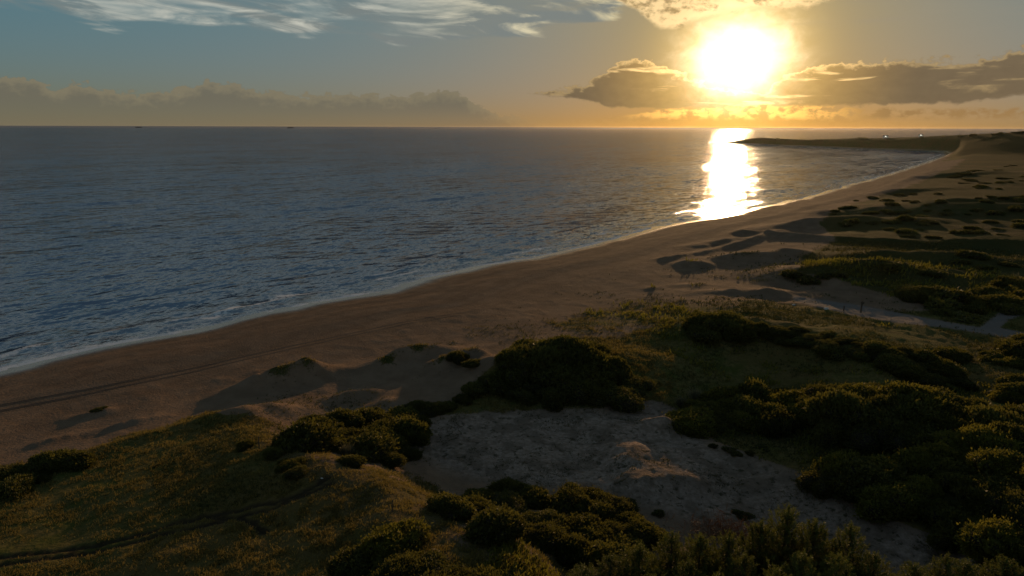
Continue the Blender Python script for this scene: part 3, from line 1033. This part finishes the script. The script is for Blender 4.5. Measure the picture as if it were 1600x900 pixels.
rr_ = np.random.default_rng(42)
thicket('of thicket beside grassy ridge', 'shrubs of the thicket beside the grassy ridge',
        poisson([(445, 690), (480, 672), (560, 660), (635, 655), (648, 685), (640, 712), (600, 722), (545, 710), (455, 700)], 24, 1.6, rr_), (1.9, 2.7), SHRUB, .9)
thicket('of big dark dune thicket', 'shrubs of the big dark thicket on the dune',
        poisson([(790, 605), (795, 560), (850, 545), (920, 550), (970, 590), (1000, 612), (960, 628), (880, 630), (800, 615)], 26, 2.5, rr_), (2.0, 3.4), SHRUB, .95)
thicket('of rounded mound clump', 'shrubs of the rounded clump on the mound',
        poisson([(1072, 520), (1100, 505), (1140, 505), (1160, 520), (1145, 533), (1090, 532)], 7, 2.6, rr_), (2.6, 3.6), SHRUB, .9)
thicket('of bushes behind hollow', 'bushes between the sandy hollow and the grass flat',
        poisson([(1068, 668), (1110, 635), (1180, 618), (1250, 625), (1262, 672), (1180, 682), (1100, 676)], 20, 2.2, rr_), (1.9, 3.0), ACAC + SHRUB[:2], .95, 'acacia_bush', 'yellow-tipped green', 'bush')
thicket('of long back row', 'bushes of the long back row',
        poisson([(1262, 655), (1290, 622), (1400, 620), (1480, 640), (1600, 668), (1640, 700), (1560, 720), (1450, 705), (1370, 690), (1270, 676)], 30, 2.6, rr_), (2.2, 3.4), ACAC + SHRUB, .95, 'acacia_bush', 'yellow-tipped green', 'bush')
thicket('of wooded slope', 'acacia trees on the wooded slope',
        poisson([(1265, 742), (1330, 745), (1410, 725), (1500, 730), (1640, 735), (1680, 900), (1600, 900), (1520, 862), (1430, 815), (1340, 785), (1280, 762)], 44, 2.3, rr_), (1.6, 2.9), ACAC + SHRUB[:3], .9, 'acacia_bush', 'dense green', 'bush')
thicket('of thicket below hollow', 'shrubs of the thicket below the sandy hollow',
        poisson([(700, 805), (735, 785), (800, 775), (860, 790), (940, 785), (990, 820), (1015, 860), (985, 895), (900, 890), (840, 870), (760, 835)], 30, 1.9, rr_), (1.5, 2.3), SHRUB, .9)
thicket('of near dark clump', 'shrubs of the dark clump under the ridge',
        poisson([(545, 905), (575, 870), (620, 858), (665, 880), (700, 910), (760, 925), (850, 940), (860, 980), (560, 980)], 20, 1.6, rr_), (1.2, 2.0), SHRUB + ACAC[:1], 1.0)
thicket('above the grey track', 'bushes above the grey track',
        poisson([(1400, 470), (1440, 458), (1520, 452), (1620, 445), (1640, 470), (1570, 488), (1520, 500), (1450, 490)], 24, 3.0, rr_), (2.2, 3.8), FARS + SHRUB[:2], .85)
thicket('below the grey track', 'bushes below the grey track',
        poisson([(1480, 560), (1560, 545), (1640, 540), (1700, 640), (1600, 650), (1550, 600)], 18, 2.8, rr_), (1.6, 3.0), ACAC + SHRUB, .8, 'acacia_bush', 'yellow-green', 'bush')
thicket('along the mound crest', 'bushes along the crest of the mound',
        poisson([(1180, 520), (1240, 512), (1320, 530), (1400, 545), (1490, 580), (1530, 612), (1480, 610), (1400, 582), (1300, 555), (1200, 535)], 26, 2.4, rr_), (1.3, 2.4), SHRUB, .75)
thicket('on the far green plain', 'low shrubs on the far green plain',
        poisson([(1290, 325), (1400, 300), (1500, 290), (1640, 280), (1640, 375), (1400, 372), (1300, 352)], 70, 5, rr_), (1.5, 3.6), FARS, .6)
thicket('of far inland line', 'low shrubs inland of the far beach',
        poisson([(1470, 285), (1530, 262), (1640, 245), (1640, 280), (1520, 292)], 22, 12, rr_), (3, 5.5), FARS, .3)
thicket('at the edge of the grass field', 'shrubs along the bluff edge of the grass field',
        [(-20, 765), (8, 758), (32, 748), (52, 738), (78, 728), (102, 722), (122, 726), (60, 752), (20, 772)], (1.3, 1.9), SHRUB, .8)
thicket('on the ridge path', 'little bushes where the ridge meets the field',
        [(383, 700), (426, 716), (444, 729), (458, 731), (465, 742), (548, 727)], (.7, 1.15), SHRUB, .8)
thicket('alone on the beach sand', None, [(155, 640)], (.7, .72), SHRUB, .7, look='solitary dark')
thicket('by dune gap', 'dim shrubs by the dune gap', [(722, 628), (745, 612), (765, 600), (668, 645), (690, 640), (650, 640), (742, 572), (715, 566)], (1.3, 2.2), SHRUB, .7, look='dull brown-green')
thicket('on the hollow sand', 'small shrubs scattered on the hollow sand', [(1140, 705), (1115, 702), (1150, 709), (1172, 712), (1030, 805), (1160, 808), (775, 765), (800, 760), (1190, 700)], (.6, 1.3), FARS, .55)
thicket('beside the old dunes', 'shrubs on the old dunes', [(1262, 440), (1285, 436), (1310, 430), (1240, 432), (1500, 412), (1540, 420), (1580, 415), (1390, 420), (1450, 428), (1515, 400)], (2.2, 3.8), FARS, .55)
thicket('of headland skyline', 'trees on the headland skyline',
        [(1345, 217), (1352, 217), (1440, 216), (1475, 213.5), (1500, 213), (1552, 211), (1558, 211), (1563, 210.5), (1585, 208.5), (1592, 208), (1599, 208), (1215, 218), (1520, 213)], (3.5, 6.0), FARS, .8, 'shrub', 'dark')
# pines in the near corner: trunk and crown each
def pine_meshes(seed, h=7.0):
    r = np.random.default_rng(seed)
    V, Fs = [], []
    tube(V, Fs, [(0, 0, -.4), (.05, .02, h * .3), (-.03, .05, h * .62), (0, 0, h * .93)], [.16, .13, .08, .03], 8)
    P, D, L = [], [], []
    nwh = 15
    for w_ in range(nwh):
        t = w_ / (nwh - 1)
        zc = h * (.16 + .76 * t)
        br = (1.9 * (1 - t) ** .75 + .35) * r.uniform(.85, 1.15)
        nb = int(6 + 4 * (1 - t))
        for k in range(nb):
            a = 2 * pi * (k + r.random()) / nb
            bl = br * r.uniform(.7, 1.1)
            base = np.array([0, 0, zc]); tipb = np.array([cos(a) * bl, sin(a) * bl, zc + bl * .28])
            tube(V, Fs, [tuple(base), tuple(tipb)], [.03, .012], 4)
            for f in np.linspace(.3, 1, max(2, int(bl / .28))):
                for _ in range(2):
                    p = base + (tipb - base) * f + r.normal(0, .09, 3)
                    out = np.array([cos(a) * .45, sin(a) * .45, 1.0 + .3 * r.random()]) + r.normal(0, .25, 3)
                    P.append(p); D.append(out / np.linalg.norm(out)); L.append(r.uniform(.35, .6))
    for k in range(5):
        P.append(np.array([r.normal(0, .07), r.normal(0, .07), h * (.93 + .012 * k)])); D.append(np.array([0, 0, 1.])); L.append(.55)
    P, D, L = np.array(P), np.array(D), np.array(L)
    nn = 30
    n = len(P)
    f = np.tile(np.linspace(0, 1, nn), n)
    Pn = np.repeat(P, nn, 0) + np.repeat(D, nn, 0) * (f * np.repeat(L, nn))[:, None]
    Dn = np.repeat(D, nn, 0) * .75 + r.normal(0, .55, (n * nn, 3))
    Dn /= np.linalg.norm(Dn, axis=1)[:, None]
    Ln = r.uniform(.13, .22, n * nn)
    Vb, Fb = blades(Pn, Dn, Ln, np.full(n * nn, .028), r, .1)
    v = np.clip(np.repeat(r.random(n), nn) * .6 + f * .45, 0, 1)
    crown = leaf_mesh('pine_crown_mesh', Vb, Fb, np.repeat(v, 5), M_NEEDLE)
    trunk = py_mesh('pine_trunk_mesh', V, Fs)
    trunk.materials.append(M_BARK)
    return trunk, crown


PINES = [pine_meshes(i, h) for i, h in ((1, 6.6), (2, 7.4), (3, 5.8), (4, 6.9))]
# the picture point of each pine's top and its height above the sea
pines = [(955, 872, 9.0), (1000, 858, 9.4), (1050, 838, 9.6), (1095, 842, 9.4), (1140, 838, 9.8), (1190, 822, 10.0), (1232, 798, 10.4), (1275, 822, 10.0), (1330, 826, 10.2), (1368, 868, 9.4), (1430, 885, 9.2), (1480, 874, 9.4), (1512, 880, 9.2),
         (1572, 878, 9.6), (1600, 895, 9.4), (915, 890, 9.0), (1075, 880, 9.6), (1165, 872, 10.2), (1255, 868, 10.4), (1310, 872, 10.2), (1215, 895, 11), (1120, 905, 10.4), (1020, 905, 10), (1390, 915, 10)]
pr = np.random.default_rng(9)
for i, (px, py, ztop) in enumerate(sorted(pines)):
    x, y = at(px, py, ztop)
    zb = z_at(x, y)
    tm, cm = PINES[i % 4]
    hh = (6.6, 7.4, 5.8, 6.9)[i % 4]
    s = (ztop - zb) / (hh * 1.0)
    root = empty('pine_tree', (x, y, zb), pr.uniform(0, 6.28))
    root.scale = (max(.9, s), max(.9, s), s)
    tag(root, f'young pine with upright shoots, {ordinal(i + 1)} from the field side among near corner pines', 'pine tree', 'young pines in the near corner')
    for nm, dm in (('trunk', tm), ('crown', cm)):
        o = bpy.data.objects.new(nm, dm); COL.objects.link(o); o.parent = root

# grass: one object of stuff for each kind of ground
def scatter_grass(name, ntry, az, rr, h, w, nb, mat, seed, dens, label, spread=.12):
    r = np.random.default_rng(seed)
    a = np.radians(r.uniform(*az, ntry)); R_ = np.exp(r.uniform(math.log(rr[0]), math.log(rr[1]), ntry))
    x, y = R_ * np.sin(a), R_ * np.cos(a)
    s = shore_s(x, y); z = height(x, y)
    g, pale, path, dark, dry = masks(x, y, z, s)
    p = dens(x, y, z, s, g, pale, path, dark, dry)
    for pts in RUT_W: p = p * smooth(.34, .55, seg_dist(x, y, pts))
    k = r.random(ntry) < p
    x, y, z, R_ = x[k], y[k], z[k], R_[k]
    n = len(x)
    sc = (np.clip(R_ / 70, .8, 3.0)) ** .8
    tone = np.clip(.42 + .9 * fbm(x, y, 7, 4, 88) + r.normal(0, .18, n), 0, 1)
    P = np.repeat(np.stack([x, y, z - .03], 1), nb, 0)
    P[:, :2] += r.normal(0, spread, (n * nb, 2)) * np.repeat(sc, nb)[:, None]
    D = r.normal(0, .42, (n * nb, 3)); D[:, 2] = 1; D[:, 0] += .15; D /= np.linalg.norm(D, axis=1)[:, None]
    L = r.uniform(.6, 1.3, n * nb) * h * np.repeat(sc, nb)
    V, Fq = blades(P, D, L, np.full(n * nb, w) * np.repeat(sc, nb), r, .5)
    me = leaf_mesh(name, V, Fq, np.repeat(np.clip(np.repeat(tone, nb) + r.normal(0, .15, n * nb), 0, 1), 5), mat)
    o = bpy.data.objects.new(name, me); COL.objects.link(o)
    tag(o, label, None, None, 'stuff')
    print(name, n)


scatter_grass('field_grass', 300000, (-48, 14), (26, 120), .24, .05, 4, M_GRASS, 1,
              lambda x, y, z, s, g, pale, path, dark, dry: (g > .3) * g * smooth(-.5, .35, fbm(x, y, 5, 3, 17) + .2) * (.12 + .88 * smooth(-.15, .35, vnoise(x / .8, y / .8, 57) + .5 * vnoise(x / .35, y / .35, 58))) * (1 - .15 * dry) * smooth(25, 40, s) * (np.degrees(np.arctan2(x, y)) < 14),
              'short dry golden-green grass of the near field')
scatter_grass('dune_grass', 170000, (-30, 48), (50, 200), .20, .06, 4, M_DUNEG, 2,
              lambda x, y, z, s, g, pale, path, dark, dry: g * (1 - pale) * .8 * smooth(-.35, .3, fbm(x, y, 9, 3, 19)) * smooth(25, 45, s),
              'green dune grass over mounds and flats')
scatter_grass('creeping_plants', 60000, (-12, 42), (34, 140), .13, .07, 4, M_DUNEG, 3,
              lambda x, y, z, s, g, pale, path, dark, dry: np.maximum(pale * smooth(.10, .4, fbm(x, y, 3.2, 4, 23)), .5 * smooth(.35, .6, fbm(x, y, 4, 3, 24)) * (1 - g)) * smooth(30, 50, s) * .8,
              'low creeping plants dotted over bare sand')

scatter_grass('undergrowth', 110000, (-35, 48), (34, 170), .42, .13, 5, M_LEAF2, 4,
              lambda x, y, z, s, g, pale, path, dark, dry: np.maximum(dark * g * .8, .55 * g * smooth(.15, .45, fbm(x, y, 12, 4, 29))) * smooth(30, 50, s) * smooth(-.3, .3, fbm(x, y, 3, 3, 27)) * (np.degrees(np.arctan2(x, y)) > -2),
              'knee-high scrubby undergrowth between the thickets', .3)


# ------------------------------------------------------------------ tyre tracks on the beach
def ribbon(name, pts_px, gz, off, width, mat, label):
    pts = [at(px, py, gz) for px, py in pts_px]
    P = np.array(pts)
    seg = np.r_[0, np.cumsum(np.hypot(*np.diff(P, axis=0).T))]
    n = int(seg[-1] / .35)
    t = np.linspace(0, seg[-1], n)
    # smooth the polyline by a cubic through its points
    xs = np.interp(t, seg, P[:, 0]); ys = np.interp(t, seg, P[:, 1])
    k = np.ones(41) / 41
    for _ in range(2):
        xs = np.convolve(np.pad(xs, 20, 'edge'), k, 'valid'); ys = np.convolve(np.pad(ys, 20, 'edge'), k, 'valid')
    dx, dy = np.gradient(xs), np.gradient(ys)
    l = np.hypot(dx, dy) + 1e-9
    nx, ny = -dy / l, dx / l
    wob = .12 * vnoise(t / 6, t * 0, 5)
    rows = []
    for f in (-1, -.45, .45, 1):
        wv = width * .5 * (1 + .35 * vnoise(t / .8, t * 0 + f, 6))
        X = xs + nx * (off + wob + f * wv); Y = ys + ny * (off + wob + f * wv)
        Z = height(X, Y) + (.035 if abs(f) == 1 else .018)
        rows.append(np.stack([X, Y, Z], 1))
    V = np.stack(rows, 1).reshape(-1, 3)
    i = np.arange(len(xs) - 1)
    Fq = np.concatenate([np.stack([i * 4 + j, i * 4 + j + 1, (i + 1) * 4 + j + 1, (i + 1) * 4 + j], 1) for j in range(3)])
    o = link(name, np_mesh(name, V, Fq, True), mat)
    tag(o, label, None, None, 'structure')


M_TRACK = plain('churned_sand', (.055, .036, .025), (.12, .08, .055), 2.5)
TRK = [(-60, 645), (0, 632), (100, 613), (200, 594), (300, 574), (400, 553), (500, 531), (560, 519), (640, 503), (700, 494), (770, 487)]
for off in (-.85, .85):
    ribbon('tyre_track', TRK, 1.9, off, .45, M_TRACK, 'dark wheel mark running along the beach sand')


# ------------------------------------------------------------------ small built things
M_WOOD = plain('weathered_wood', (.05, .04, .03), (.10, .08, .06), 8)
M_WHITE = plain('white_paint', (.75, .74, .70))
M_ROOF = plain('dark_roof', (.06, .05, .045))
M_SHIP = plain('ship_steel', (.05, .05, .055))
M_SHIP2 = plain('ship_white', (.22, .22, .22))
M_WIRE = plain('wire', (.08, .08, .08))


def post(px, py, h, rad, label, arm=False, cat='fence post', name='fence_post'):
    x, y, z = ground(px, py)
    V, Fs = [], []
    tube(V, Fs, [(0, 0, -.3), (.01, 0, h * .5), (.03, .01, h * .96), (.03, .01, h)], [rad * 1.1, rad, rad * .95, rad * .6], 8)
    if arm: box(V, Fs, (.03, -rad - .02, h * .86), (.55, .03, .35))
    o = link(name, py_mesh(name, V, Fs), M_WOOD)
    o.location = (x, y, z)
    tag(o, label, cat)


post(405, 703, 1.2, .05, 'thin wooden post standing by the ridge path near little bushes')
post(1345, 488, 1.9, .13, 'stout wooden post with a board beside the grey track', True, 'sign post', 'sign_post')
post(1318, 486, .9, .10, 'short wooden post beyond the pale markers')
post(613, 800, .9, .04, 'thin dark post among grass above near dark clump')


def stone(px, py, s, label, mat):
    x, y, z = ground(px, py)
    r = np.random.default_rng(int(px))
    V = SV * np.array([1, .8, .6]) * (1 + .18 * r.normal(size=(len(SV), 1))) * s
    o = link('stone', np_mesh('stone', V, SF), mat); o.location = (x, y, z + .25 * s)
    tag(o, label, 'stone')


M_STONE = plain('pale_stone', (.50, .48, .44), (.62, .60, .56), 4)
stone(1291, 484, .42, 'larger pale stone beside the grey track', M_STONE)
stone(1240, 478, .26, 'smaller pale stone beside the sandy track', M_STONE)
stone(503, 749, .09, 'small white stone at the end of the field ruts', M_STONE)


def pampas(px, py, h, label):
    r = np.random.default_rng(int(px) + 7)
    x, y, z = ground(px, py)
    n = 520
    D = r.normal(0, .42, (n, 3)); D[:, 2] = 1; D /= np.linalg.norm(D, axis=1)[:, None]
    V, Fq = blades(r.normal(0, .14, (n, 3)) * np.array([1, 1, 0]), D, r.uniform(.5, 1.1, n) * h, np.full(n, .045), r, .4)
    o = link('pampas_grass', leaf_mesh('pampas_grass', V, Fq, np.repeat(r.random(n), 5), M_PAMPAS))
    o.location = (x, y, z - .04)
    tag(o, label, 'pampas grass', 'pale grass tufts')


pampas(1086, 628, 1.7, 'tall pale grass tuft with spread blades behind the hollow')
pampas(1064, 634, 1.1, 'short pale grass tuft next to the tall spread one')
pampas(1160, 622, .9, 'faint pale grass tuft at the back of the acacia bushes')
pampas(545, 712, 1.0, 'pale upright grass tuft in front of the ridge thicket')
pampas(586, 716, .8, 'lower pale grass tuft in front of the ridge thicket')

# dry brush heap between the pines and the hollow
x, y, z = ground(1128, 838)
r = np.random.default_rng(4)
n = 900
P = r.normal(0, 1, (n, 3)) * np.array([1.5, .9, .3]) + np.array([0, 0, .45]); P[:, 2] = np.abs(P[:, 2])
D = r.normal(0, .6, (n, 3)); D[:, 2] += .5; D /= np.linalg.norm(D, axis=1)[:, None]
V, Fq = blades(P, D, r.uniform(.3, .8, n), np.full(n, .045), r, .3)
o = link('brushwood_heap', leaf_mesh('brushwood_heap', V, Fq, np.repeat(r.random(n), 5), M_DRY)); o.location = (x, y, z)
tag(o, 'reddish dry brushwood heap between pines and sandy hollow', 'brushwood')

# two white houses on the headland; an emissive block paints each roof's sun glint
M_GLINT, _b = new_mat('glint_glow')
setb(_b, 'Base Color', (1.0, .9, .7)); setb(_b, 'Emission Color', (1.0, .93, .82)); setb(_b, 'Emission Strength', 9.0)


def house(px, py, dist, w, label):
    d = ray(px, py); k = dist / math.hypot(d[0], d[1])
    x, y = d[0] * k, d[1] * k
    z = z_at(x, y)
    root = empty('house', (x, y, z), -atan2(x, y))
    tag(root, label, 'house', 'white houses on the headland')
    V, Fs = [], []; box(V, Fs, (0, 0, 1.3), (w, 5, 3.6)); link('wall', py_mesh('wall', V, Fs), M_WHITE, root)
    V = [(-w / 2 - .4, -3, 3.1), (w / 2 + .4, -3, 3.1), (w / 2 + .4, 3, 3.1), (-w / 2 - .4, 3, 3.1), (-w / 2 - .4, 0, 4.4), (w / 2 + .4, 0, 4.4)]
    link('roof', py_mesh('roof', V, [(0, 1, 5, 4), (2, 3, 4, 5), (0, 4, 3), (1, 2, 5), (3, 2, 1, 0)]), M_ROOF, root)
    V, Fs = [], []; box(V, Fs, (0, -2.54, 1.4), (.9, .08, 2.0)); link('door', py_mesh('door', V, Fs), M_WOOD, root)
    for sx in (-1, 1):
        V, Fs = [], []; box(V, Fs, (sx * w * .3, -2.54, 1.7), (1.1, .08, 1.0)); link('window', py_mesh('window', V, Fs), M_ROOF, root)
    V, Fs = [], []; box(V, Fs, (0, -2.75, 2.85), (1.0, .35, .4)); link('roof_glint', py_mesh('roof_glint', V, Fs), M_GLINT, root)  # added glowing box, stands in for sunlight glinting off the roof


house(1383.5, 216, 1318, 8, 'low white house with bright roof glint nearer the headland tip')
house(1438.5, 214.5, 1280, 6, 'smaller white house with bright roof glint further inland')


# ships on the horizon
def ship(px, length, dist, kind, label):
    d = ray(px, 200); k = dist / math.hypot(d[0], d[1])
    x, y = d[0] * k, d[1] * k
    root = empty('ship', (x, y, 0), -atan2(x, y) + (.2 if kind else -.25))
    tag(root, label, 'ship', 'ships on the horizon')
    L, B = length, length * .15
    V = []
    st = [(-.5, .55, 1), (-.46, .8, 1), (-.2, 1, 1), (.3, 1, 1), (.43, .6, 1.15), (.5, .04, 1.35)]
    hgt = L * .085
    for f, wd_, up in st:
        for sy, zz in ((-1, up * hgt), (-.8, -3), (.8, -3), (1, up * hgt)):
            V.append((f * L, sy * wd_ * B / 2, zz))
    Fs = []
    for i in range(len(st) - 1):
        for j in range(4):
            a, b = i * 4 + j, i * 4 + (j + 1) % 4
            Fs.append((a, b, b + 4, a + 4))
    Fs += [(0, 3, 2, 1), tuple(20 + j for j in range(4))]
    link('hull', py_mesh('hull', V, Fs), M_SHIP, root)
    V, Fs = [], []
    box(V, Fs, (-.38 * L, 0, hgt + L * .045), (L * .09, B * .9, L * .09))
    box(V, Fs, (-.37 * L, 0, hgt + L * .10), (L * .06, B * 1.05, L * .02))
    link('bridge', py_mesh('bridge', V, Fs), M_SHIP2, root)
    V, Fs = [], []; tube(V, Fs, [(-.43 * L, 0, hgt), (-.43 * L, 0, hgt + L * .125)], [L * .02, L * .017], 8); link('funnel', py_mesh('funnel', V, Fs), M_SHIP, root)
    if kind:
        for q in range(5):
            V, Fs = [], []; box(V, Fs, (L * (-.24 + q * .13), 0, hgt + L * .03), (L * .10, B * .9, L * (.045 + .012 * (q % 2)))); link('cargo_stack', py_mesh('cargo_stack', V, Fs), M_SHIP, root)
    else:
        for q in (-.1, .2):
            V, Fs = [], []; tube(V, Fs, [(q * L, 0, hgt), (q * L, 0, hgt + L * .12)], [L * .008, L * .006], 6); link('mast', py_mesh('mast', V, Fs), M_SHIP, root)


ship(217, 105, 13500, 1, 'faintest ship on the horizon, nearest the seaward edge')
ship(454, 115, 13300, 1, 'largest and darkest ship on the horizon')
ship(608, 65, 13000, 0, 'small ship beyond the darkest one')
ship(680, 65, 13200, 0, 'small ship with two masts midway along horizon')
ship(788, 55, 13400, 0, 'tiny ship under the tapering tail of cloud')


# ------------------------------------------------------------------ evening haze over land and sea
def haze_box():
    V, Fs = [], []
    box(V, Fs, (0, 0, 19.5), (29000, 29000, 44))
    m = bpy.data.materials.new('evening_haze'); m.use_nodes = True
    nt = m.node_tree; nt.nodes.clear()
    out = nt.nodes.new('ShaderNodeOutputMaterial')
    v = nt.nodes.new('ShaderNodeVolumePrincipled')
    v.inputs['Color'].default_value = (.95, .90, .84, 1)
    v.inputs['Density'].default_value = HAZE
    v.inputs['Anisotropy'].default_value = .8
    nt.links.new(v.outputs[0], out.inputs['Volume'])
    o = link('haze', py_mesh('haze', V, Fs), m)
    tag(o, 'thin warm evening haze over the bay', None, None, 'stuff')


HAZE = 0.6e-5
haze_box()
